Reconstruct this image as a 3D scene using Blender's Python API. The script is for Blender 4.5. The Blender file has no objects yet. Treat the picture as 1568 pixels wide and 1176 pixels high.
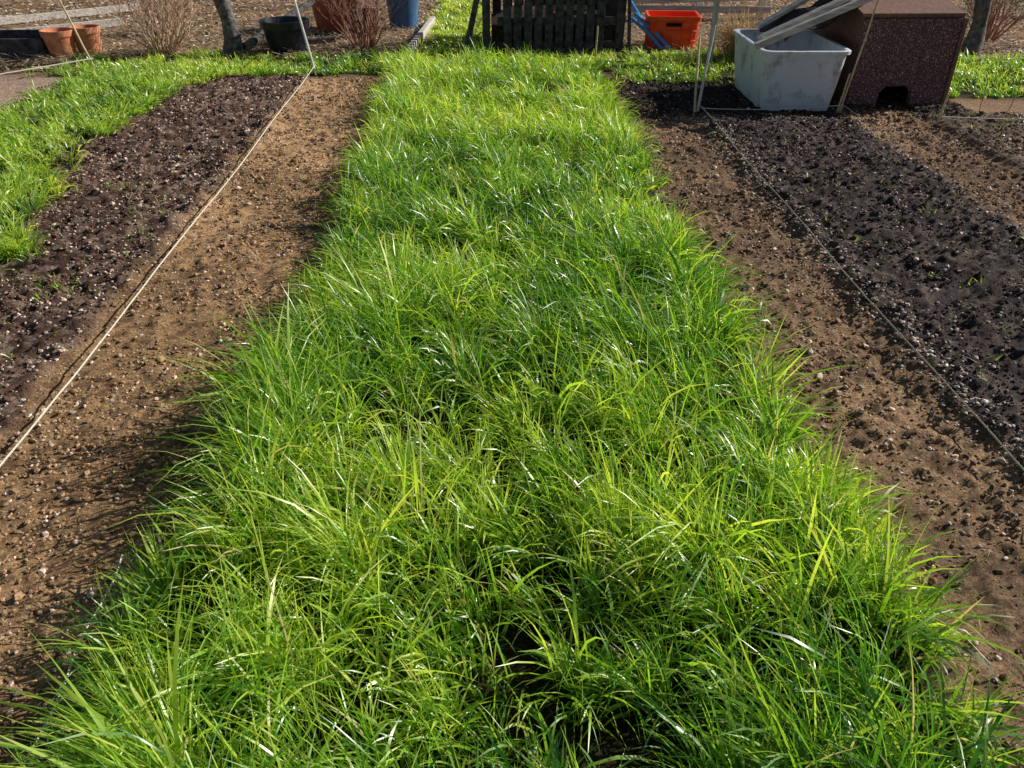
import bpy, math, random
import numpy as np
from mathutils import Vector, Matrix, Euler
random.seed(7); rng=np.random.default_rng(11)
scene=bpy.context.scene
# ------------------------------------------------------------------ noise
_T=np.random.default_rng(3).random((512,512))
def vn(x,y):
    xi=np.floor(x).astype(int); yi=np.floor(y).astype(int)
    fx=x-xi; fy=y-yi; fx=fx*fx*(3-2*fx); fy=fy*fy*(3-2*fy)
    a=_T[xi%512,yi%512];b=_T[(xi+1)%512,yi%512];c=_T[xi%512,(yi+1)%512];d=_T[(xi+1)%512,(yi+1)%512]
    return (a*(1-fx)+b*fx)*(1-fy)+(c*(1-fx)+d*fx)*fy
def fbm(x,y,f,o=4):
    r=0;a=.5;t=0
    for i in range(o):
        X=x*math.cos(i+.5)-y*math.sin(i+.5); Y=x*math.sin(i+.5)+y*math.cos(i+.5)
        r=r+a*vn(X*f+17.3*i,Y*f-9.1*i); t+=a; a*=.5; f*=2.03
    return r/t
def sst(a,b,x):
    t=np.clip((x-a)/(b-a),0,1); return t*t*(3-2*t)
# ------------------------------------------------------------------ zones
def SLf(y): return np.interp(y,[.6,1.3,2.2,5,8.6],[-.92,-.90,-.76,-.78,-.86])   # rooted edges of the grass strip
def SRf(y): return np.interp(y,[.6,1.6,3,8.6],[1.06,1.04,1.0,1.06])
def ledge(y):  # right edge of the left grass strip
    return np.interp(y,[0,1.5,3.2,3.6,4.2,4.7,5.5,6.35,7.2,7.8,8.1],[-2.7,-2.6,-2.36,-2.2,-2.42,-2.57,-2.72,-2.76,-2.68,-2.55,-2.35])
def zones(x,y):
    n=(fbm(x+5,y+2,3.0,3)-.5)*.20
    n2=(fbm(x-3,y+8,6.0,3)-.5)*.16
    e=.035
    S=sst(-e,e,x-SLf(y)+n2)*(1-sst(-e,e,x-SRf(y)+n2))*(1-sst(8.6,8.7,y))
    LG=sst(-3.83,-3.73,x+n2)*(1-sst(-.05,.05,x-ledge(y)+n))*(1-sst(8.5,8.6,y))
    FB=sst(8.02,8.14,y+n)*(1-sst(8.95,9.15,y+n))*sst(-4.6,-3.9,x)*(1-sst(2.5,2.7,x))
    FB=np.maximum(FB,sst(7.6,7.7,y+n)*(1-sst(8.1,8.2,y))*sst(1.2,1.3,x)*(1-sst(2.25,2.4,x)))
    RG=sst(3.9,4.0,x+n2)*sst(6.85,7.0,y+n)*(1-sst(8.5,8.8,y+n))
    BG=sst(-.75,-.6,x+n)*(1-sst(-.05,.1,x+n))*sst(8.8,9.0,y)*(1-sst(15,16,y))
    G=np.maximum.reduce([S,LG,FB,RG,BG])
    PL=sst(-1.72,-1.56,x+n2)*(1-sst(-.9,-.8,x))*(1-sst(7.9,8.1,y))
    PR=sst(.95,1.0,x)*(1-sst(1.56,1.74,x+n2))*(1-sst(6.2,6.6,y+n))
    P2=sst(2.78,2.92,x+n2)*(1-sst(3.36,3.48,x+n2))*(1-sst(6.4,6.7,y))
    BL=(1-sst(-1.72,-1.56,x+n2))*sst(-3.8,-3.7,x)*(1-sst(7.9,8.1,y))
    BR=sst(1.56,1.74,x+n2)*(1-sst(2.78,2.92,x+n2))*(1-sst(6.2,6.4,y))
    BT=sst(1.1,1.2,x)*(1-sst(3.9,4.0,x))*sst(6.2,6.5,y+n)*(1-sst(7.75,7.95,y+n))
    B3=sst(3.40,3.50,x)*(1-sst(6.3,6.5,y))
    FL=(1-sst(-3.9,-3.75,x))*(1-sst(8.1,8.3,y))
    return G,PL,np.maximum(PR,P2),BL,BR,BT,B3,FL
def height(x,y):
    G,PL,PR,BL,BR,BT,B3,FL=zones(x,y); P=np.maximum(PL,PR)
    dense=1-sst(9.0,13,y)
    z=.035*(fbm(x,y,.9,3)-.5)
    z=z+.022*BL+.022*BR+.03*B3-.008*P
    rough=.5*PL+.6*PR+1.0*BL+.9*BR+1.0*BT+.8*B3+.6*FL+.3
    n1=fbm(x,y,9,3); n2=fbm(x+40,y,30,2); n3=fbm(x-7,y+3,17,2)
    z=z+dense*rough*(.030*(n1-.5)+.048*np.clip(n2-.5,0,1)+.034*np.clip(n3-.55,0,1))
    rip=np.sin((y+.10*x+.12*fbm(x,y,3,2))*2*math.pi/.062+.8*np.sin(x*9))*np.clip(fbm(x+3,y+1,1.6,2)-.30,0,1)
    z=z+PR*.016*rip+PL*.008*rip
    z=z+.022*np.exp(-((x-1.74)/.06)**2)*(y<6.4)*fbm(x,y,9,2)+.016*np.exp(-((x+1.68)/.06)**2)*(y<8)*fbm(x,y,9,2)
    return z
# ------------------------------------------------------------------ materials
def nt(name):
    m=bpy.data.materials.new(name); m.use_nodes=True
    t=m.node_tree; b=t.nodes['Principled BSDF']; return m,t,b
def L(t,a,b): t.links.new(a,b)
def mat(name,c1,c2,scale=8,rough=.7,bump=.3,bs=None,metal=0,spec=.3,detail=6,thr=(.35,.65),c3=None,stretch=None):
    m,t,b=nt(name)
    tc=t.nodes.new('ShaderNodeTexCoord'); vec=tc.outputs['Object']
    if stretch:
        mp=t.nodes.new('ShaderNodeMapping'); mp.inputs['Scale'].default_value=stretch; L(t,vec,mp.inputs['Vector']); vec=mp.outputs['Vector']
    n=t.nodes.new('ShaderNodeTexNoise'); n.inputs['Scale'].default_value=scale; n.inputs['Detail'].default_value=detail
    n.inputs['Roughness'].default_value=.65
    r=t.nodes.new('ShaderNodeValToRGB'); r.color_ramp.elements[0].position=thr[0]; r.color_ramp.elements[1].position=thr[1]
    r.color_ramp.elements[0].color=(*c1,1); r.color_ramp.elements[1].color=(*c2,1)
    if c3: 
        e=r.color_ramp.elements.new(min(thr[1]+.06,1)); e.color=(*c3,1)
    L(t,vec,n.inputs['Vector']); L(t,n.outputs['Fac'],r.inputs['Fac']); L(t,r.outputs['Color'],b.inputs['Base Color'])
    b.inputs['Roughness'].default_value=rough; b.inputs['Metallic'].default_value=metal; b.inputs['Specular IOR Level'].default_value=spec
    n2=t.nodes.new('ShaderNodeTexNoise'); n2.inputs['Scale'].default_value=bs or scale*4; n2.inputs['Detail'].default_value=5
    bp=t.nodes.new('ShaderNodeBump'); bp.inputs['Strength'].default_value=bump; bp.inputs['Distance'].default_value=.01
    L(t,tc.outputs['Object'],n2.inputs['Vector']); L(t,n2.outputs['Fac'],bp.inputs['Height']); L(t,bp.outputs['Normal'],b.inputs['Normal'])
    return m
def woodmat(name,c1,c2,stretch=(1,1,12),scale=6,rough=.8):
    m,t,b=nt(name)
    tc=t.nodes.new('ShaderNodeTexCoord'); mp=t.nodes.new('ShaderNodeMapping')
    mp.inputs['Scale'].default_value=stretch
    n=t.nodes.new('ShaderNodeTexNoise'); n.inputs['Scale'].default_value=scale; n.inputs['Detail'].default_value=8
    r=t.nodes.new('ShaderNodeValToRGB'); r.color_ramp.elements[0].position=.3; r.color_ramp.elements[1].position=.7
    r.color_ramp.elements[0].color=(*c1,1); r.color_ramp.elements[1].color=(*c2,1)
    bp=t.nodes.new('ShaderNodeBump'); bp.inputs['Strength'].default_value=.4; bp.inputs['Distance'].default_value=.006
    L(t,tc.outputs['Object'],mp.inputs['Vector']); L(t,mp.outputs['Vector'],n.inputs['Vector']); L(t,n.outputs['Fac'],r.inputs['Fac'])
    L(t,r.outputs['Color'],b.inputs['Base Color']); L(t,n.outputs['Fac'],bp.inputs['Height']); L(t,bp.outputs['Normal'],b.inputs['Normal'])
    b.inputs['Roughness'].default_value=rough; b.inputs['Specular IOR Level'].default_value=.2
    return m
def attrmat(name,rough=.8,spec=.2,trans=0.,noise=None,transgain=(1,1,1),coat=0):
    m,t,b=nt(name)
    at=t.nodes.new('ShaderNodeAttribute'); at.attribute_name='tint'
    col=at.outputs['Color']
    if noise:
        tc=t.nodes.new('ShaderNodeTexCoord'); n=t.nodes.new('ShaderNodeTexNoise'); n.inputs['Scale'].default_value=noise; n.inputs['Detail'].default_value=2
        r=t.nodes.new('ShaderNodeMapRange'); r.inputs['From Min'].default_value=.3;r.inputs['From Max'].default_value=.7;r.inputs['To Min'].default_value=.55;r.inputs['To Max'].default_value=1.4
        mx=t.nodes.new('ShaderNodeVectorMath'); mx.operation='SCALE'
        L(t,tc.outputs['Object'],n.inputs['Vector']);L(t,n.outputs['Fac'],r.inputs['Value']);L(t,col,mx.inputs[0]);L(t,r.outputs['Result'],mx.inputs['Scale']); col=mx.outputs['Vector']
    L(t,col,b.inputs['Base Color']); b.inputs['Roughness'].default_value=rough; b.inputs['Specular IOR Level'].default_value=spec
    if coat: b.inputs['Coat Weight'].default_value=coat; b.inputs['Coat Roughness'].default_value=.34; b.inputs['Coat IOR'].default_value=1.6
    if trans>0:
        tr=t.nodes.new('ShaderNodeBsdfTranslucent'); mm=t.nodes.new('ShaderNodeVectorMath'); mm.operation='MULTIPLY'; mm.inputs[1].default_value=transgain
        L(t,col,mm.inputs[0]); L(t,mm.outputs['Vector'],tr.inputs['Color'])
        mx=t.nodes.new('ShaderNodeMixShader'); mx.inputs['Fac'].default_value=trans
        out=t.nodes['Material Output']; L(t,b.outputs['BSDF'],mx.inputs[1]);L(t,tr.outputs['BSDF'],mx.inputs[2]);L(t,mx.outputs['Shader'],out.inputs['Surface'])
    return m
# ------------------------------------------------------------------ bulk mesh
def bulk(name,V,F,col,material,smooth=True):
    me=bpy.data.meshes.new(name); n=len(V); m,k=F.shape
    me.vertices.add(n); me.vertices.foreach_set('co',V.astype(np.float32).ravel())
    me.loops.add(m*k); me.loops.foreach_set('vertex_index',F.astype(np.int32).ravel())
    me.polygons.add(m); me.polygons.foreach_set('loop_start',np.arange(0,m*k,k,dtype=np.int32)); me.polygons.foreach_set('loop_total',np.full(m,k,dtype=np.int32))
    me.polygons.foreach_set('use_smooth',np.full(m,smooth))
    me.update(calc_edges=True)
    a=me.attributes.new('tint','FLOAT_COLOR','POINT'); c=np.ones((n,4),dtype=np.float32); c[:,:3]=col; a.data.foreach_set('color',c.ravel())
    me.materials.append(material); ob=bpy.data.objects.new(name,me); scene.collection.objects.link(ob); return ob
# ------------------------------------------------------------------ ground
def axis(segs):
    out=[]
    for a,b,s in segs: out.append(np.arange(a,b,s))
    return np.concatenate(out)
xs=np.concatenate([[-400,-150,-60,-25,-14],axis([(-9,-3.4,.05),(-3.4,3.95,.0135),(3.95,9,.05)]),[9,14,25,60,150,400]])
ys=np.concatenate([[-200,-60,-20,-6,-2,-.5],axis([(.2,.7,.05),(.7,6.6,.0135),(6.6,9.4,.025),(9.4,15,.07)]),[15,18,25,40,80,200,600]])
X,Y=np.meshgrid(xs,ys,indexing='ij'); Z=height(X,Y)
far=(np.abs(X)>9)|(Y>15)|(Y<.2); Z=np.where(far,0,Z)
G,PL,PR,BL,BR,BT,B3,FL=zones(X,Y)
def C(*a): return np.array(a)
def mixc(base,w,c): return base*(1-w[...,None])+w[...,None]*np.array(c)
base=np.ones(X.shape+(3,))*C(.34,.22,.135)
nz=fbm(X,Y,2.2,4)[...,None]; nf=fbm(X+9,Y,24,3); nb=fbm(X-4,Y+6,1.3,3)
base=mixc(base,FL,(.55,.38,.29)); base=mixc(base,BL,(.125,.074,.055)); base=mixc(base,BR,(.066,.050,.049)); base=mixc(base,BT,(.045,.033,.028)); base=mixc(base,B3,(.18,.13,.09))
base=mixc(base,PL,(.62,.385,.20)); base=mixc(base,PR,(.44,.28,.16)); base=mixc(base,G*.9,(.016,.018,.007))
base=base*(.40+1.2*nz)
w=np.clip((nf-.5)*5,0,1)*np.clip(BL+.45*BR+.4*BT+.7*B3+.5*FL,0,1)*.6
base=mixc(base,w,(.50,.36,.28))
w=np.clip((.47-nf)*6,0,1)*np.clip(PL+PR,0,1)*.75; base=mixc(base,w,(.11,.065,.038))
w=np.clip((nb-.52)*5,0,1)*PR*.55; base=mixc(base,w,(.14,.09,.065))
w=np.clip((nb-.53)*5,0,1)*PL*.45; base=mixc(base,w,(.22,.13,.07))
I=np.arange(len(xs)*len(ys)).reshape(len(xs),len(ys))
F=np.stack([I[:-1,:-1],I[1:,:-1],I[1:,1:],I[:-1,1:]],-1).reshape(-1,4)
gm,t,b=nt('soil')
at=t.nodes.new('ShaderNodeAttribute'); at.attribute_name='tint'
tc=t.nodes.new('ShaderNodeTexCoord')
n=t.nodes.new('ShaderNodeTexNoise'); n.inputs['Scale'].default_value=70; n.inputs['Detail'].default_value=5; n.inputs['Roughness'].default_value=.8; n.inputs['Distortion'].default_value=.6
mr=t.nodes.new('ShaderNodeMapRange'); mr.inputs['From Min'].default_value=.35; mr.inputs['From Max'].default_value=.68; mr.inputs['To Min'].default_value=.3; mr.inputs['To Max'].default_value=1.9
sc=t.nodes.new('ShaderNodeVectorMath'); sc.operation='SCALE'
L(t,tc.outputs['Object'],n.inputs['Vector']); L(t,n.outputs['Fac'],mr.inputs['Value'])
L(t,at.outputs['Color'],sc.inputs[0]); L(t,mr.outputs['Result'],sc.inputs['Scale']); L(t,sc.outputs['Vector'],b.inputs['Base Color'])
bp=t.nodes.new('ShaderNodeBump'); bp.inputs['Strength'].default_value=1; bp.inputs['Distance'].default_value=.03; L(t,n.outputs['Fac'],bp.inputs['Height']); L(t,bp.outputs['Normal'],b.inputs['Normal'])
b.inputs['Roughness'].default_value=.9; b.inputs['Specular IOR Level'].default_value=.15
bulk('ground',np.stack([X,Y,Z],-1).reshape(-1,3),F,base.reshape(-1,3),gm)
# ------------------------------------------------------------------ clods / stones
ph=(1+5**.5)/2
ICO=np.array([(-1,ph,0),(1,ph,0),(-1,-ph,0),(1,-ph,0),(0,-1,ph),(0,1,ph),(0,-1,-ph),(0,1,-ph),(ph,0,-1),(ph,0,1),(-ph,0,-1),(-ph,0,1)])/math.sqrt(1+ph*ph)
IF=np.array([(0,11,5),(0,5,1),(0,1,7),(0,7,10),(0,10,11),(1,5,9),(5,11,4),(11,10,2),(10,7,6),(7,1,8),(3,9,4),(3,4,2),(3,2,6),(3,6,8),(3,8,9),(4,9,5),(2,4,11),(6,2,10),(8,6,7),(9,8,1)])
def clods(name,x,y,size,col,material,flat=.7,sink=.15):
    n=len(x); V=ICO[None]*(1+rng.uniform(-.35,.35,(n,12,1)))
    V=V*np.stack([rng.uniform(.7,1.3,n),rng.uniform(.6,1.1,n),rng.uniform(.5,.9,n)*flat/.7],-1)[:,None,:]
    q=rng.uniform(0,2*math.pi,n); c,s=np.cos(q)[:,None],np.sin(q)[:,None]
    V=np.stack([V[...,0]*c-V[...,1]*s,V[...,0]*s+V[...,1]*c,V[...,2]],-1)*size[:,None,None]
    z=height(x,y)+size*(.5-sink)*.8
    V=V+np.stack([x,y,z],-1)[:,None,:]
    F=(IF[None]+12*np.arange(n)[:,None,None]).reshape(-1,3)
    return bulk(name,V.reshape(-1,3),F,np.repeat(col,12,0),material,False)
clodmat=attrmat('crumbly_soil',.9,.15,noise=160)
stonemat=attrmat('pebble',.6,.35,noise=90)
def scatter(n,x0,x1,y0,y1,fn):
    x=rng.uniform(x0,x1,n); u=rng.random(n)**1.25; y=y0+(y1-y0)*u
    k=rng.random(n)<fn(x,y); return x[k],y[k]
def soilw(x,y):
    G,PL,PR,BL,BR,BT,B3,FL=zones(x,y)
    return np.clip((BL+BR+BT+B3+FL+.75*PL+.75*PR)*(1-G),0,1)*np.clip(fbm(x,y,5,2)*2-.3,0.15,1)
def palette(x,y,n):
    G,PL,PR,BL,BR,BT,B3,FL=zones(x,y)
    c=np.ones((n,3))*C(.22,.15,.10)
    c=mixc(c,BL,(.17,.10,.075));c=mixc(c,BR,(.085,.062,.058));c=mixc(c,BT,(.06,.042,.036));c=mixc(c,PL,(.50,.32,.18));c=mixc(c,PR,(.37,.24,.15));c=mixc(c,FL,(.42,.29,.21))
    pale=rng.random(n)<(.05+.27*BL+.15*BR+.14*PL+.18*PR+.1*B3)
    c[pale]=C(.76,.58,.46)*rng.uniform(.7,1.2,(pale.sum(),1))
    return c*rng.uniform(.4,1.3,(n,1))
x,y=scatter(200000,-4.0,4.2,.7,8.2,soilw)
n_=len(x); clods('soil_clods',x,y,np.clip(rng.lognormal(-5.5,.42,n_),.002,.015)*(1+.08*y),palette(x,y,n_),clodmat)
x,y=scatter(11000,-4.2,4.3,.7,8.2,lambda x,y:soilw(x,y)*.6)
xa=rng.normal(1.70,.05,2100); ya=rng.uniform(.8,6.4,2100); xb=rng.normal(-1.68,.07,600); yb=rng.uniform(.8,8,600)
xc=rng.normal(2.85,.05,500); yc=rng.uniform(3,6.3,500); xd=rng.uniform(1.3,3.4,400); yd=rng.normal(6.3,.06,400)
x=np.concatenate([x,xa,xb,xc,xd]);y=np.concatenate([y,ya,yb,yc,yd]); n_=len(x)
pc=np.array([(.72,.64,.56),(.54,.44,.34),(.80,.73,.67),(.42,.32,.24),(.64,.51,.44)])[rng.integers(0,5,n_)]*rng.uniform(.7,1.1,(n_,1))
clods('pebbles',x,y,np.clip(rng.lognormal(-5.35,.42,n_),.0025,.012),pc,stonemat,.6)
# ------------------------------------------------------------------ blades
def blades(x,y,az,Ln,th0,bend,w0,tw0,tw1,col,segs=6,z=None,tipcol=None,prof=None,rootshade=.5):
    n=len(x); s=np.linspace(0,1,segs+1)
    if z is None: z=height(x,y)-.01
    th=th0[:,None]+bend[:,None]*s[None]**1.4
    ds=Ln[:,None]/segs
    thm=(th[:,1:]+th[:,:-1])/2
    r=np.concatenate([np.zeros((n,1)),np.cumsum(np.sin(thm)*ds,1)],1); h=np.concatenate([np.zeros((n,1)),np.cumsum(np.cos(thm)*ds,1)],1)
    ca,sa=np.cos(az)[:,None],np.sin(az)[:,None]
    Pp=np.stack([x[:,None]+r*ca,y[:,None]+r*sa,z[:,None]+h],-1)
    perp=np.stack([-sa+0*r,ca+0*r,0*r],-1)
    nor=np.stack([np.cos(th)*ca,np.cos(th)*sa,-np.sin(th)],-1)
    tau=(tw0[:,None]+tw1[:,None]*s[None])[...,None]
    side=np.cos(tau)*perp+np.sin(tau)*nor
    if prof is None: prof=np.interp(s,[0,.15,.5,.8,1],[.65,1,.95,.6,.05])
    wv=(w0[:,None]*prof[None]*.5)[...,None]
    V=np.stack([Pp-side*wv,Pp+side*wv],2)
    V=V.reshape(n,-1,3); k=2*(segs+1)
    f=np.array([(2*i,2*i+1,2*i+3,2*i+2) for i in range(segs)])
    F=(f[None]+k*np.arange(n)[:,None,None]).reshape(-1,4)
    if tipcol is None: tipcol=col
    sg=np.repeat(s,2)[None,:,None]
    cc=col[:,None,:]*(1-sg)+tipcol[:,None,:]*sg
    cc=cc*np.interp(np.repeat(s,2),[0,.45,1],[rootshade,1,1])[None,:,None]  # shade between blades painted in: colour darkens toward the root
    return V.reshape(-1,3),F,cc.reshape(-1,3)
def merge(parts):
    V=[];F=[];Cc=[];o=0
    for v,f,c in parts: V.append(v);F.append(f+o);Cc.append(c);o+=len(v)
    return np.concatenate(V),np.concatenate(F),np.concatenate(Cc)
grassmat=attrmat('grass_blade',.46,1.0,.47,transgain=(1.35,1.35,.7),coat=1.0)
def grasspatch(name,x0,x1,y0,y1,dens,mask,hfn,wfn,clump=.07,edge=None,lush=1.0,dead=.025):
    A=(x1-x0)*(y1-y0); nc=int(A/(clump**2))
    cx=rng.uniform(x0,x1,nc);cy=rng.uniform(y0,y1,nc)
    k=rng.random(nc)<mask(cx,cy); cx,cy=cx[k],cy[k]; nc=len(cx)
    per=dens(cx,cy)*clump**2*np.clip(rng.lognormal(-.15,.7,nc),.08,3)
    cnt=rng.poisson(per); idx=np.repeat(np.arange(nc),cnt); n=len(idx)
    ch=np.clip(rng.normal(1,.24,nc),.5,1.6); ca=rng.uniform(0,2*math.pi,nc); cl=rng.random(nc); ctint=rng.normal(0,1,nc)
    rr=clump*.7*np.sqrt(rng.random(n)); ra=rng.uniform(0,2*math.pi,n)
    x=cx[idx]+rr*np.cos(ra); y=cy[idx]+rr*np.sin(ra)
    dx=np.cos(ra)*.3+np.cos(ca[idx])*.8*cl[idx]+rng.normal(0,.6,n)-.45
    dy=np.sin(ra)*.3+np.sin(ca[idx])*.8*cl[idx]+rng.normal(0,.6,n)
    ex=0*x
    if edge is not None: ex=edge(x,y); dx=dx+ex
    az=np.arctan2(dy,dx)
    Ln=hfn(x,y)*ch[idx]*rng.uniform(.5,1.25,n)
    th0=np.radians(np.clip(rng.normal(13,10,n),0,50)); bend=np.radians(np.clip(rng.normal(78,42,n),5,170))
    th0=th0+np.abs(ex)*.08
    w=wfn(x,y)*np.clip(rng.lognormal(-.08,.36,n),.4,1.9)
    tw0=rng.uniform(-1.3,1.3,n);tw1=rng.normal(0,1.5,n)
    a=C(.25,.49,.032);bb=C(.58,.74,.11);d=C(.045,.19,.020)
    tt=np.clip(.51+.13*ctint[idx]+rng.normal(0,.29,n)+(fbm(x,y,1.1,2)-.5)*.9+.025*(y-4),0,1)[:,None]
    col=np.where(tt<.5,d*(1-2*tt)+a*2*tt,a*(2-2*tt)+bb*(2*tt-1))*lush
    tip=np.clip(col*rng.uniform(.95,1.45,(n,1))*C(1.12,1.0,1.1),0,.85)
    dd=rng.random(n)<dead; col[dd]=C(.60,.50,.22); tip[dd]=C(.70,.58,.30)
    part=blades(x,y,az,Ln,th0,bend,w,tw0,tw1,col,5,None,tip,None,.10)  # strong painted root shade gives the sward dark hollows
    return bulk(name,*part,grassmat,True)
def hstrip(x,y):
    return (.10+.23*fbm(x+30,y,2.6,3))*np.interp(y,[.5,3,8.6],[1.05,1,.74])*np.interp(SRf(y)-x,[-.02,.1,.3],[.76,1.0,1])*np.interp(x-SLf(y),[0,.12,.35],[1.0,1.18,1.0])
grasspatch('grass_strip',-1.0,1.12,.62,8.62,
  lambda x,y:np.interp(y,[.6,2,4,8.6],[5600,5400,4500,3400])*(1+.7*(x<SLf(y)+.2)),lambda x,y:zones(x,y)[0],hstrip,
  lambda x,y:np.interp(y,[.6,3,8],[.0054,.0058,.0074]),.07,
  lambda x,y:(.25*(1-sst(0,.22,x-SLf(y)))+.8*sst(-.2,0,x-SRf(y))))
grasspatch('grass_strip.001',-3.85,-1.95,2.6,8.5,lambda x,y:3300+0*x,lambda x,y:zones(x,y)[0],
  lambda x,y:(.10+.12*fbm(x+30,y,2.3,3))*np.interp(y,[3,8.5],[1.05,.6]),lambda x,y:np.interp(y,[3,8],[.006,.0078]),.07,lambda x,y:.8*sst(-.3,0,x-ledge(y)))
grasspatch('grass_verge',-4.7,2.7,7.55,9.2,lambda x,y:3200+0*x,lambda x,y:zones(x,y)[0]*(.5+.5*fbm(x,y,4,2)),
  lambda x,y:.05+.07*fbm(x+3,y,3,2),lambda x,y:.008+0*x,.07,dead=.08)
grasspatch('grass_verge.001',3.8,7.5,6.7,8.9,lambda x,y:2600+0*x,lambda x,y:zones(x,y)[0]*(.35+.65*fbm(x,y,5,2)),
  lambda x,y:.06+.07*fbm(x+3,y,3,2),lambda x,y:.0085+0*x,.07,dead=.07)
grasspatch('grass_path',-.8,.15,9.1,15.5,lambda x,y:1800+0*x,lambda x,y:zones(x,y)[0],
  lambda x,y:.06+.06*fbm(x+3,y,3,2),lambda x,y:.010+0*x,.08,dead=.05)
def weeds():
    parts=[]
    spots=[(-1.95,3.35,.10,140),(-2.2,4.75,.08,70),(-1.8,4.0,.05,30),(2.3,2.9,.03,14),(1.95,4.6,.03,12),(2.5,4.2,.04,14),(2.1,3.4,.03,10),(2.6,5.0,.03,12)]
    for i in range(70): spots.append((rng.uniform(3.5,5.6),rng.uniform(4.6,6.3),.04,14))
    for i in range(26): spots.append((rng.uniform(-2.5,-1.7),rng.uniform(2.2,7.8),.03,7))
    for i in range(26): spots.append((rng.uniform(1.75,2.8),rng.uniform(2.2,6.1),.02,5))
    for sx,sy,sr,n in spots:
        x=rng.normal(sx,sr,n);y=rng.normal(sy,sr*.7,n)
        col=np.ones((n,3))*C(.34,.46,.08)*rng.uniform(.6,1.4,(n,1))
        parts.append(blades(x,y,rng.uniform(0,6.28,n),rng.uniform(.02,.06,n),rng.uniform(.3,1.2,n),rng.uniform(0,1,n),rng.uniform(.004,.009,n),rng.uniform(-.5,.5,n),rng.normal(0,.3,n),col,3))
    V,F,c=merge(parts); bulk('weed_seedlings',V,F,c,grassmat)
weeds()
def litter(name,n,x0,x1,y0,y1,fn,colr,l0,l1,w0,w1,segs=3):
    x,y=scatter(n,x0,x1,y0,y1,fn); n=len(x)
    col=np.array(colr)[rng.integers(0,len(colr),n)]*rng.uniform(.6,1.25,(n,1))
    p=blades(x,y,rng.uniform(0,6.28,n),rng.uniform(l0,l1,n),np.radians(rng.uniform(65,95,n)),np.radians(rng.uniform(-15,25,n)),rng.uniform(w0,w1,n),rng.uniform(-.5,.5,n),rng.normal(0,.4,n),col,segs,z=height(x,y)+.006+rng.uniform(0,.01,n),prof=np.interp(np.linspace(0,1,segs+1),[0,.5,1],[.5,1,.3]))
    return bulk(name,*p,littermat)
littermat=attrmat('dry_litter',.7,.3,.2)
litter('straw_litter',3600,-4,4,.8,8.1,lambda x,y:soilw(x,y),[(.66,.52,.33),(.75,.66,.5),(.35,.24,.13)],.015,.06,.001,.003)
def backw(x,y): return (1-zones(x,y)[0])
litter('leaf_litter',30000,-8.5,8.5,8.3,14.5,backw,[(.72,.52,.33),(.82,.65,.47),(.34,.2,.11),(.12,.07,.04),(.88,.79,.63)],.03,.08,.012,.035,2)
litter('dead_stalks',8000,-5,3.5,8.9,11,backw,[(.86,.73,.51),(.5,.36,.2)],.1,.3,.003,.007,3)
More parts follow.
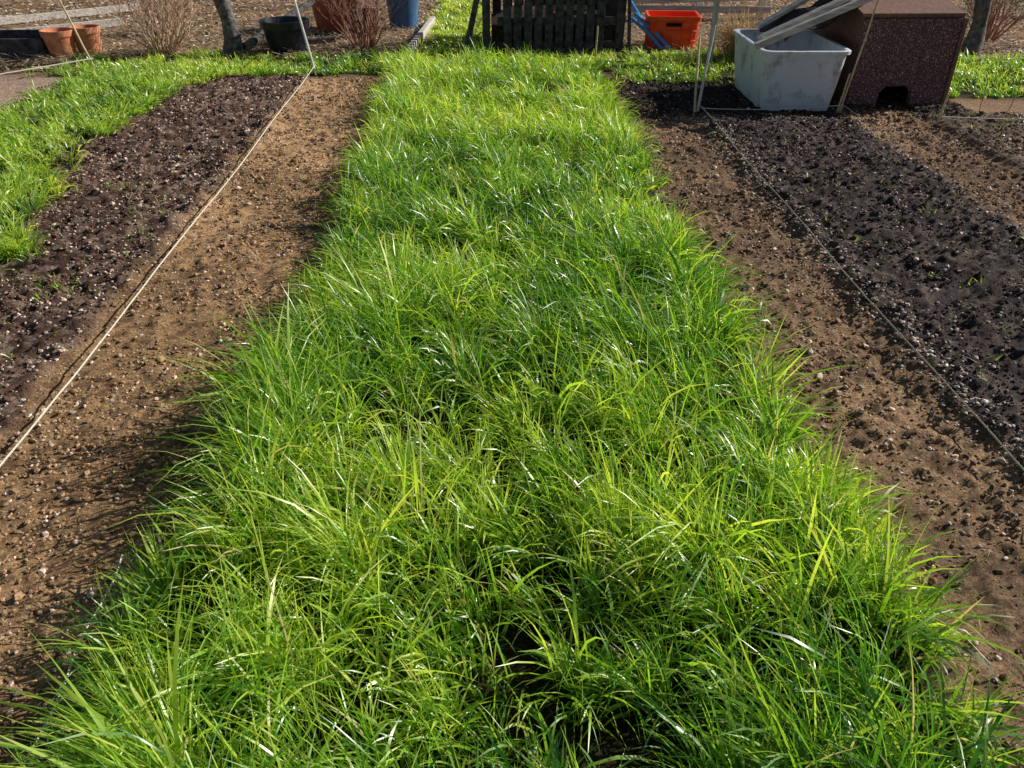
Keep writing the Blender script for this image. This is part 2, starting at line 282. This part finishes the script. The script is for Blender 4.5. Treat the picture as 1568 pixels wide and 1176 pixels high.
# ------------------------------------------------------------------ mesh builder for objects
class MB:
    def __init__(s): s.v=[];s.f=[];s.m=[];s.sm=[]
    def add(s,V,F,mi=0,sm=False):
        o=len(s.v); s.v+= [tuple(p) for p in V]; s.f+=[tuple(i+o for i in f) for f in F]; s.m+=[mi]*len(F); s.sm+=[sm]*len(F)
    def box(s,c,d,rot=(0,0,0),mi=0,bev=.004):
        R=Euler(rot).to_matrix(); x,y,z=[k/2 for k in d]; b=min(bev,x*.4,y*.4,z*.4)
        V=[];idx={}
        for sx in(-1,1):
            for sy in(-1,1):
                for sz in(-1,1):
                    for a in range(3):
                        p=[sx*(x-b),sy*(y-b),sz*(z-b)]; p[a]=(sx*x,sy*y,sz*z)[a]; idx[(sx,sy,sz,a)]=len(V); V.append(R@Vector(p)+Vector(c))
        F=[]
        for a in range(3):
            o=[i for i in range(3) if i!=a]
            for sg in(-1,1):
                q=[]
                for u,w in((-1,-1),(1,-1),(1,1),(-1,1)):
                    k=[0,0,0];k[a]=sg;k[o[0]]=u;k[o[1]]=w;q.append(idx[(*k,a)])
                F.append(q)
        for a in range(3):
            o=[i for i in range(3) if i!=a]
            for u in(-1,1):
                for w in(-1,1):
                    k0=[0,0,0];k0[o[0]]=u;k0[o[1]]=w;k0[a]=-1;k1=list(k0);k1[a]=1
                    F.append([idx[(*k0,o[0])],idx[(*k0,o[1])],idx[(*k1,o[1])],idx[(*k1,o[0])]])
        for sx in(-1,1):
            for sy in(-1,1):
                for sz in(-1,1): F.append([idx[(sx,sy,sz,0)],idx[(sx,sy,sz,1)],idx[(sx,sy,sz,2)]])
        s.add(V,F,mi)
    def tube(s,pts,rad,n=7,mi=0,cap=True):
        pts=[Vector(p) for p in pts]; V=[];F=[]; up=Vector((.31,.2,.93))
        for i,p in enumerate(pts):
            d=(pts[min(i+1,len(pts)-1)]-pts[max(i-1,0)]).normalized()
            a=d.cross(up if abs(d.dot(up))<.95 else Vector((1,0,0))).normalized(); b=d.cross(a)
            r=rad[i] if hasattr(rad,'__len__') else rad
            for k in range(n): t=2*math.pi*k/n; V.append(p+a*math.cos(t)*r+b*math.sin(t)*r)
        for i in range(len(pts)-1):
            for k in range(n): F.append((i*n+k,i*n+(k+1)%n,(i+1)*n+(k+1)%n,(i+1)*n+k))
        if cap: F.append(tuple(range(n-1,-1,-1))); F.append(tuple((len(pts)-1)*n+k for k in range(n)))
        s.add(V,F,mi,True)
    def lathe(s,c,prof,n=32,mi=0):
        V=[];F=[]
        for r,z in prof:
            for k in range(n): t=2*math.pi*k/n; V.append((c[0]+r*math.cos(t),c[1]+r*math.sin(t),c[2]+z))
        for i in range(len(prof)-1):
            for k in range(n): F.append((i*n+k,i*n+(k+1)%n,(i+1)*n+(k+1)%n,(i+1)*n+k))
        F.append(tuple(range(n-1,-1,-1))); F.append(tuple((len(prof)-1)*n+k for k in range(n)))
        s.add(V,F,mi,True)
    def rrect(s,c,rings,mi=0,n=6,rotz=0,cap=(True,True)):
        V=[];F=[];N=4*(n+1)
        for hx,hy,r,z in rings:
            for q,(sx,sy) in enumerate(((1,1),(-1,1),(-1,-1),(1,-1))):
                for k in range(n+1):
                    t=math.pi/2*(q+k/n); px=sx*(hx-r)+r*math.cos(t); py=sy*(hy-r)+r*math.sin(t)
                    V.append((c[0]+px*math.cos(rotz)-py*math.sin(rotz),c[1]+px*math.sin(rotz)+py*math.cos(rotz),c[2]+z))
        for i in range(len(rings)-1):
            for k in range(N): F.append((i*N+k,i*N+(k+1)%N,(i+1)*N+(k+1)%N,(i+1)*N+k))
        if cap[0]: F.append(tuple(range(N-1,-1,-1)))
        if cap[1]: F.append(tuple((len(rings)-1)*N+k for k in range(N)))
        s.add(V,F,mi,True)
    def make(s,name,mats,auto=True):
        me=bpy.data.meshes.new(name); me.from_pydata(s.v,[],s.f)
        for m in mats: me.materials.append(m)
        me.polygons.foreach_set('material_index',s.m); me.polygons.foreach_set('use_smooth',s.sm); me.update()
        ob=bpy.data.objects.new(name,me); scene.collection.objects.link(ob)
        if auto and any(s.sm):
            try: me.set_sharp_from_angle(angle=math.radians(40))
            except Exception: pass
        return ob
def gz(x,y): return float(height(np.array([x],float),np.array([y],float))[0])
M_terra=mat('terracotta',(.52,.17,.08),(.76,.36,.21),9,.8,.2)
M_dirt=mat('compost',(.03,.02,.012),(.10,.065,.04),30,.95,1,60)
M_black=mat('black_plastic',(.008,.009,.015),(.022,.025,.04),6,.35,.05,spec=.4)
M_blue=mat('blue_plastic',(.03,.10,.24),(.06,.18,.38),5,.45,.05,spec=.5)
M_bluep=mat('blue_pipe_plastic',(.03,.30,.80),(.08,.45,.95),5,.35,.05,spec=.5)
M_brown=mat('brown_plastic',(.26,.06,.03),(.40,.12,.07),5,.5,.05)
M_orange=mat('orange_plastic',(.90,.06,.010),(1.0,.14,.03),6,.4,.05,spec=.5)
M_tub=mat('galvanised_tank',(.36,.37,.36),(.74,.80,.88),6,.5,.3,20,spec=.5,thr=(.36,.5),detail=10,stretch=(1,1,.8))
M_tank_in=mat('tank_silt',(.06,.05,.04),(.2,.17,.14),12,.8,.4)
M_conc=mat('pebbledash_concrete',(.08,.040,.046),(.24,.135,.14),95,.85,1.0,120,thr=(.42,.58),c3=(.80,.64,.62))
M_conc2=mat('concrete_edge',(.16,.085,.06),(.28,.16,.12),30,.85,.5)
M_holeshade=mat('hole_shade',(.004,.004,.004),(.008,.008,.008),5,.9,0)  # near-black colour standing in for shade inside openings
M_wg=woodmat('weathered_wood',(.34,.31,.28),(.80,.74,.66),(1.2,14,14),3)
M_wgz=woodmat('weathered_wood_upright',(.45,.43,.40),(.82,.80,.77),(14,14,1.2),3)
M_wd=woodmat('dark_stained_wood',(.022,.022,.026),(.13,.125,.13),(3,3,3),6)
M_cane=woodmat('bamboo_cane',(.50,.40,.24),(.72,.60,.40),(8,8,2),6,.5)
M_tar=mat('black_felt_sheet',(.012,.010,.010),(.06,.045,.04),25,.8,.6)
M_str=mat('white_twine',(.66,.60,.48),(.85,.80,.68),80,.8,.5)
M_bark=mat('bark_lichen',(.055,.045,.045),(.24,.22,.22),22,.9,1.0,50,c3=(.62,.62,.60))
M_twig=mat('shrub_twig',(.50,.32,.21),(.76,.58,.42),14,.75,.3)
M_twig2=mat('red_shrub_twig',(.22,.09,.07),(.52,.29,.20),14,.7,.3)
M_steel=mat('painted_steel',(.6,.6,.6),(.85,.85,.85),12,.45,.1,metal=.2)
# ------------------------------------------------------------------ strings
def string(name,a,b,sag=.02,r=.0035,n=60,wob=.006):
    mb=MB(); P=[]
    for i in range(n+1):
        t=i/n; x=a[0]+(b[0]-a[0])*t; y=a[1]+(b[1]-a[1])*t; z=a[2]+(b[2]-a[2])*t-sag*4*t*(1-t)
        P.append((x+wob*math.sin(t*19)+random.gauss(0,wob*.15),y,max(z,gz(x,y)+.012)))
    mb.tube(P,r,5); mb.make(name,[M_str])
string('garden_string',(-1.62,8.08,.10),(-1.52,.7,.06),.03,.0036)
string('garden_string',(1.70,6.45,.08),(1.62,.7,.07),.02,.0028)
string('garden_string',(1.70,6.42,.07),(2.84,6.48,.07),.02,.0035,20)
string('garden_string',(2.84,6.48,.08),(2.78,1.5,.05),.03,.0022)
string('garden_string',(3.44,6.1,.07),(5.8,5.95,.07),.02,.0045,20)
string('garden_string',(3.44,6.1,.08),(3.42,2.5,.05),.03,.004)
string('garden_string',(-3.87,8.5,.10),(-7.8,4.2,.08),.03,.005)
string('garden_string',(-1.0,1.6,.06),(-.98,.5,.03),.01,.003,14)
def stake(name,base,top,r0,r1,m,sq=False,n=8):
    mb=MB(); z=gz(base[0],base[1])
    k=6; P=[(base[0]+(top[0]-base[0])*i/k+random.gauss(0,.002),base[1]+(top[1]-base[1])*i/k,z-.05+(top[2]+.05)*i/k) for i in range(k+1)]
    mb.tube(P,[r0+(r1-r0)*i/k for i in range(k+1)],4 if sq else n)
    if not sq and m is M_cane:
        for i in (1,3,4): mb.tube([Vector(P[i])-Vector((0,0,.006)),Vector(P[i])+Vector((0,0,.006))],r0*1.25,n)
    mb.make(name,[m])
stake('metal_stake',(-1.62,8.12),(-1.80,8.16,.95),.012,.010,M_steel)
stake('bamboo_cane',(1.66,6.46),(1.74,6.9,.50),.010,.009,M_cane)
stake('bamboo_cane',(1.69,6.52),(1.80,6.7,.62),.012,.009,M_wgz)
stake('white_post',(2.30,8.62),(2.33,8.66,1.2),.042,.038,M_wgz,True)
stake('bamboo_cane',(2.84,6.50),(3.02,6.55,1.15),.008,.006,M_cane)
stake('bamboo_cane',(2.80,6.47),(2.86,6.5,.30),.007,.006,M_cane)
stake('bamboo_cane',(1.11,8.52),(1.12,8.52,.36),.009,.008,M_cane)
stake('wooden_peg',(-1.01,8.59),(-1.01,8.6,.16),.014,.014,M_wd)
stake('bamboo_cane',(-3.87,8.5),(-4.10,8.55,.75),.010,.008,M_cane)
stake('bamboo_cane',(-4.72,8.5),(-4.85,8.5,.28),.014,.012,M_cane)
stake('bamboo_cane',(3.44,6.1),(3.47,6.1,.22),.010,.009,M_cane)
for i in range(9): stake('bamboo_cane',(3.9+.28*i,6.35+.1*(i%2)),(3.92+.28*i,6.4,.26),.004,.004,M_cane)
# ------------------------------------------------------------------ galvanised tank
mb=MB(); c=(2.52,7.04,gz(2.5,7)-.01)
hx,hy=.30,.50; rz=math.radians(-2)
mb.rrect(c,[(hx-.05,hy-.05,.06,0),(hx-.02,hy-.02,.07,.02),(hx+.01,hy+.01,.075,.25),(hx+.03,hy+.03,.08,.45),(hx+.05,hy+.05,.085,.455),(hx+.052,hy+.052,.085,.48),(hx+.045,hy+.045,.085,.485),(hx+.018,hy+.018,.075,.483),(hx+.01,hy+.01,.07,.44),(hx-.02,hy-.02,.06,.20),(hx-.03,hy-.03,.055,.16)],0,8,rz)
mb.rrect(c,[(hx-.022,hy-.022,.055,.195),(hx-.10,hy-.10,.05,.21)],1,8,rz)
mb.make('galvanised_water_tank',[M_tub,M_tank_in])
# ------------------------------------------------------------------ concrete coal bunker
mb=MB(); z0=gz(3.4,6.8)-.02
fx0,fx1,fy=3.0,3.79,6.78; H_=.69
hw=(3.25,3.52); hh_=.18
mb.box(((fx0+hw[0])/2,fy,z0+H_/2),(hw[0]-fx0,.06,H_),mi=0)
mb.box(((hw[1]+fx1)/2,fy,z0+H_/2),(fx1-hw[1],.06,H_),mi=0)
mb.box(((hw[0]+hw[1])/2,fy,z0+hh_+(H_-hh_)/2),(hw[1]-hw[0]-.002,.06,H_-hh_),mi=0)
mb.box((hw[0]+.005,fy+.003,z0+hh_+.0),(.07,.05,.07),(0,math.radians(45),0),mi=0)
mb.box((hw[1]-.005,fy+.003,z0+hh_+.0),(.07,.05,.07),(0,math.radians(45),0),mi=0)
mb.box(((hw[0]+hw[1])/2,fy+.35,z0+.2),(.5,.01,.4),mi=2)  # black sheet added inside, painted shade behind the hatch opening
for xx in (fx0+.03,fx1-.03):
    V=[];ya,yb=fy+.032,fy+.95
    for dx in (-.028,.028): V+=[(xx+dx,ya,z0),(xx+dx,yb,z0),(xx+dx,yb,z0+.86),(xx+dx,ya,z0+H_-.002)]
    mb.add(V,[(0,1,2,3),(7,6,5,4),(0,4,5,1),(1,5,6,2),(2,6,7,3),(3,7,4,0)],1)
mb.box(((fx0+fx1)/2,fy+.97,z0+.43),(fx1-fx0,.05,.86),mi=0)
mb.box((fx1+.022,fy+.02,z0+H_/2),(.035,.12,H_+.01),mi=1)
ang=math.atan2(.17,.93)
mb.box(((fx0+fx1)/2,fy+.48,z0+.80),(fx1-fx0+.04,1.0,.035),(ang,0,0),mi=1)
mb.make('concrete_coal_bunker',[M_conc,M_conc2,M_holeshade])
def board(mb,a,b,w,th,roll=0,mi=0):
    a=Vector(a);b=Vector(b);d=(b-a);l=d.length;d.normalize(); up=Vector((0,0,1)); s=d.cross(up).normalized(); u=s.cross(d)
    s2=s*math.cos(roll)+u*math.sin(roll);u2=-s*math.sin(roll)+u*math.cos(roll)
    R=Matrix((d,s2,u2)).transposed(); e=R.to_euler(); mb.box((a+b)/2,(l,w,th),e,mi)
mb=MB()
board(mb,(2.10,6.56,.50),(3.50,6.60,1.07),.06,.045,0)
board(mb,(2.20,6.80,.52),(3.4,6.90,1.03),.09,.03,.0)
board(mb,(2.35,7.38,.52),(3.5,7.6,1.1),.08,.03,0)
mb.make('weathered_boards',[M_wg])
mb=MB(); V=[];F=[];n=14
for i in range(n+1):
    for j in range(n+1):
        u,v=i/n,j/n; V.append((2.42+.60*u+.03*math.sin(v*7),6.84+.75*v,.49+.26*u+.03*math.sin(u*9+v*5)+random.gauss(0,.006)))
for i in range(n):
    for j in range(n): a=i*(n+1)+j; F.append((a,a+1,a+n+2,a+n+1))
mb.add(V,F,0,True); ob=mb.make('felt_sheet',[M_tar],False); md=ob.modifiers.new('s','SOLIDIFY'); md.thickness=.008
# ------------------------------------------------------------------ wooden slat compost bin
mb=MB(); z0=gz(.8,9.3)-.03
def slats(x0,y0,x1,y1,n,h,w,th):
    for i in range(n):
        t=(i+.5)/n; x=x0+(x1-x0)*t;y=y0+(y1-y0)*t
        mb.box((x,y,z0+h/2+random.uniform(-.02,.02)),(w,th,h),(0,random.gauss(0,.012),math.atan2(y1-y0,x1-x0)))
for px,py in((.02,9.24),(1.46,9.24),(.02,10.2),(1.46,10.2),(.24,9.25)): mb.box((px,py,z0+.5),(.085,.085,1.0),(0,random.gauss(0,.02),0))
slats(.3,9.24,1.30,9.24,9,.86,.085,.02)
for z in (.10,.34,.62,.86): mb.box((.80,9.21 if z==.62 else 9.265,z0+z),(1.32,.028,.085))
slats(1.46,9.3,1.46,10.15,6,.88,.10,.02); slats(.02,9.3,.02,10.15,6,.88,.10,.02); slats(.08,10.2,1.40,10.2,10,.88,.10,.02)
board(mb,(-.22,9.15,z0),(.02,9.20,z0+.95),.07,.05)
board(mb,(1.56,9.16,z0),(1.50,9.17,z0+.98),.10,.04)
mb.make('wooden_compost_bin',[M_wd])
mb=MB(); mb.rrect((.74,9.73,z0),[(.66,.42,.05,0),(.66,.42,.05,.30),(.4,.25,.05,.42)],0); mb.make('compost_heap',[M_dirt])
mb=MB()
for a,b in(((2.0,9.22,.04),(1.66,9.55,.34)),((1.93,9.26,.03),(1.62,9.5,.30)),((1.88,9.38,.03),(1.68,10.4,.45))): mb.tube([a,[(p+q)/2+.01 for p,q in zip(a,b)],b],.018,8)
mb.make('blue_water_pipes',[M_bluep])
mb=MB(); c=(2.08,9.56,gz(2.1,9.6)); rz=math.radians(-6)
mb.rrect(c,[(.24,.19,.03,0),(.25,.20,.03,.01),(.268,.218,.03,.30),(.290,.24,.035,.305),(.292,.242,.035,.345),(.286,.236,.035,.35),(.262,.212,.03,.347),(.250,.20,.03,.06)],0,5,rz,(True,True))
R=Matrix.Rotation(rz,3,'Z')
for sx in (-.2,-.1,0,.1,.2):
    mb.box(Vector(c)+R@Vector((sx,-.216,.15)),(.014,.02,.29),(math.radians(3.5),0,rz),0)
for zz in (.10,.2): mb.box(Vector(c)+R@Vector((0,-.209-zz*.05,zz)),(.50,.014,.012),(0,0,rz),0)
mb.box(Vector(c)+R@Vector((0,-.236,.265)),(.16,.012,.035),(0,0,rz),1)  # solid black bar, painted shade of the handle slot
for sy in(-.12,0,.12):
    for sx in(-1,1): mb.box(Vector(c)+R@Vector((sx*.266,sy,.15)),(.02,.014,.29),(0,math.radians(sx*3.5),rz),0)
mb.make('orange_plastic_crate',[M_orange,M_holeshade])
mb=MB()
for i in range(5): mb.box((2.9,11.6+.02*i,.12+.13*i),(1.9,.02,.085),(0,random.gauss(0,.01),0))
for xx in (2.05,2.9,3.75): mb.box((xx,11.72,.36),(.09,.08,.75))
mb.make('wooden_pallet',[M_wg])
def pot(name,c,r,h,m,mi_in=M_dirt,rim=True,tilt=0):
    mb=MB()
    mb.lathe((0,0,0),[(r*.70,0),(r*.72,.004),(r*.93,h*.78),(r*1.0,h*.785) if rim else (r*.94,h*.79),(r*1.03,h*.99) if rim else (r,h*.99),(r*1.01,h),(r*.93,h*.995),(r*.88,h*.82)],36,0)
    mb.lathe((0,0,0),[(r*.90,h*.80),(r*.5,h*.84),(.01,h*.85)],24,1)
    ob=mb.make(name,[m,mi_in]); ob.location=(c[0],c[1],gz(c[0],c[1])-.01); ob.rotation_euler=(tilt,0,0)
pot('terracotta_pot',(-4.50,9.22),.165,.27,M_terra); pot('terracotta_pot',(-4.27,9.36),.15,.28,M_terra)
pot('black_plant_tub',(-2.13,9.30),.255,.34,M_black)
pot('brown_plastic_barrel',(-1.85,10.9),.33,.60,M_brown)
pot('blue_barrel',(-1.02,11.0),.24,.75,M_blue)
pot('black_plant_tub',(-1.42,10.4),.16,.30,M_black)
mb=MB(); z=gz(-5,9.3)
mb.box((-5.6,9.15,z+.09),(1.9,.035,.20)); mb.box((-5.6,9.75,z+.09),(1.9,.035,.20)); mb.box((-4.66,9.45,z+.09),(.035,.56,.20)); mb.box((-6.54,9.45,z+.09),(.035,.56,.20))
mb.box((-5.6,9.45,z+.04),(1.84,.56,.12),mi=1)
mb.make('raised_bed',[M_wd,M_dirt])
mb=MB(); board(mb,(-.80,9.15,.05),(-.66,11.2,.06),.06,.09); mb.make('timber_edging',[M_wg])
mb=MB(); board(mb,(-6.4,9.6,.05),(-4.6,11.2,.06),.05,.09);board(mb,(-7.6,9.9,.05),(-4.9,12.6,.06),.05,.09); mb.make('timber_edging',[M_wg])
mb=MB(); mb.tube([(-2.6,9.35,.05),(-2.35,9.7,.2),(-1.95,10.1,.42)],[.05,.045,.035],9); mb.tube([(-2.55,9.6,.04),(-2.0,9.75,.05),(-1.7,9.8,.06)],[.045,.04,.035],9); mb.make('cut_branch',[M_bark])
# ------------------------------------------------------------------ trees and shrubs
def grow(mb,p,d,l,r,depth,mi=0,spread=.5,upb=.15,kids=3,minr=.0015,n=6):
    k=4; pts=[p]; rr=[r]; q=Vector(p); dd=Vector(d).normalized()
    for i in range(k):
        dd=(dd+Vector((random.gauss(0,.10),random.gauss(0,.10),random.gauss(0,.06)+upb*.3))).normalized(); q=q+dd*l/k; pts.append(q.copy()); rr.append(r*(1-.45*(i+1)/k))
    mb.tube(pts,rr,max(3,n),mi,False)
    if depth<=0: return
    for i in range(kids):
        j=random.randint(2,k) if i else k
        nd=(dd+Vector((random.gauss(0,spread),random.gauss(0,spread),random.gauss(0,spread*.6)+upb))).normalized()
        grow(mb,pts[j],nd,l*random.uniform(.6,.85),max(rr[j]*random.uniform(.55,.8),minr),depth-1,mi,spread,upb,kids,minr,n-1)
def shrub(name,c,stems,h,r,m,spread=.35,depth=3,fan=.5):
    mb=MB(); z=gz(*c)
    for i in range(stems):
        a=random.uniform(0,6.28); f=random.uniform(.1,fan)
        grow(mb,(c[0]+.08*math.cos(a),c[1]+.08*math.sin(a),z-.02),(f*math.cos(a),f*math.sin(a),1),h*random.uniform(.35,.55),r,depth,0,spread,.12,2,.0026,6)
    mb.make(name,[m])
shrub('bare_shrub',(-3.45,9.30),46,.66,.010,M_twig,.4,3,1.3)
shrub('bare_shrub',(-1.32,9.45),34,.75,.010,M_twig2,.35,3,.9)
shrub('bare_shrub',(-3.9,10.6),22,.8,.010,M_twig2,.4,3,.8)
shrub('bare_shrub',(5.9,9.9),30,.9,.010,M_twig2,.5,3,1.0)
shrub('bare_shrub',(4.5,9.6),24,.8,.009,M_twig,.5,3,1.0)
def tree(name,c,r,lean,h=1.1):
    mb=MB(); z=gz(*c); k=7
    pts=[];rr=[]
    for i in range(k+1):
        t=i/k; pts.append(Vector((c[0]+lean[0]*t+.03*math.sin(t*9),c[1]+lean[1]*t,z-.04+h*t))); rr.append(r*(1.35 if i==0 else 1.0+.1*math.sin(i*2.3))*(1-.3*t))
    mb.tube(pts,rr,12)
    for i in range(5):
        a=i*1.26+random.uniform(-.3,.3); grow(mb,pts[-1-(i%2)],(math.cos(a)*.8,math.sin(a)*.8,.9),h*.65,r*.5,4,0,.45,.12,3,.003,7)
    mb.make(name,[M_bark])
tree('fruit_tree',(-2.72,9.26),.09,(-.02,.05),1.3)
tree('fruit_tree',(5.2,9.0),.09,(.12,.1),1.3)
n=1000; x=rng.normal(2.68,.08,n);y=rng.normal(8.8,.06,n); az=rng.uniform(0,6.28,n)
col=np.ones((n,3))*C(.66,.46,.23)*rng.uniform(.5,1.35,(n,1))
bulk('dry_grass_clump',*blades(x,y,az,rng.uniform(.25,.62,n),np.radians(rng.uniform(0,32,n)),np.radians(rng.uniform(10,130,n)),rng.uniform(.004,.008,n),rng.uniform(-1,1,n),rng.normal(0,1,n),col,6),littermat)
mb=MB()
for i in range(30): mb.tube([(6.6+.09*i,11.8,.05),(6.6+.09*i,11.8,.75)],.006,4)
for j in range(9): mb.tube([(6.6,11.8,.08+.08*j),(9.3,11.8,.08+.08*j)],.006,4)
mb.make('green_garden_netting',[mat('green_net',(.02,.35,.2),(.05,.5,.3),5,.5,0)])
# ------------------------------------------------------------------ light
az=math.radians(70); el=math.radians(29)
w=bpy.data.worlds.new('World'); scene.world=w; w.use_nodes=True; t=w.node_tree
sky=t.nodes.new('ShaderNodeTexSky'); sky.sky_type='NISHITA'; sky.sun_disc=False; sky.sun_elevation=el; sky.sun_rotation=az
L(t,sky.outputs['Color'],t.nodes['Background'].inputs['Color']); t.nodes['Background'].inputs['Strength'].default_value=.05
sd=bpy.data.lights.new('sun','SUN'); sd.energy=5; sd.angle=math.radians(.5); sd.color=(1,.95,.86)
so=bpy.data.objects.new('sun',sd); scene.collection.objects.link(so)
dv=Vector((math.sin(az)*math.cos(el),math.cos(az)*math.cos(el),math.sin(el))); so.rotation_euler=dv.to_track_quat('Z','Y').to_euler(); so.location=dv*20
# ------------------------------------------------------------------ camera
cd=bpy.data.cameras.new('camera'); cam=bpy.data.objects.new('camera',cd); scene.collection.objects.link(cam)
cd.sensor_fit='HORIZONTAL'; cd.sensor_width=36; cd.lens=36*1220/1568; cd.clip_start=.05; cd.clip_end=2000
cam.location=(0,0,1.6); cam.rotation_euler=(math.radians(90-32.4),0,math.radians(-1.82)); scene.camera=cam
scene.view_settings.view_transform='Standard'; scene.view_settings.look='None'; scene.view_settings.exposure=0
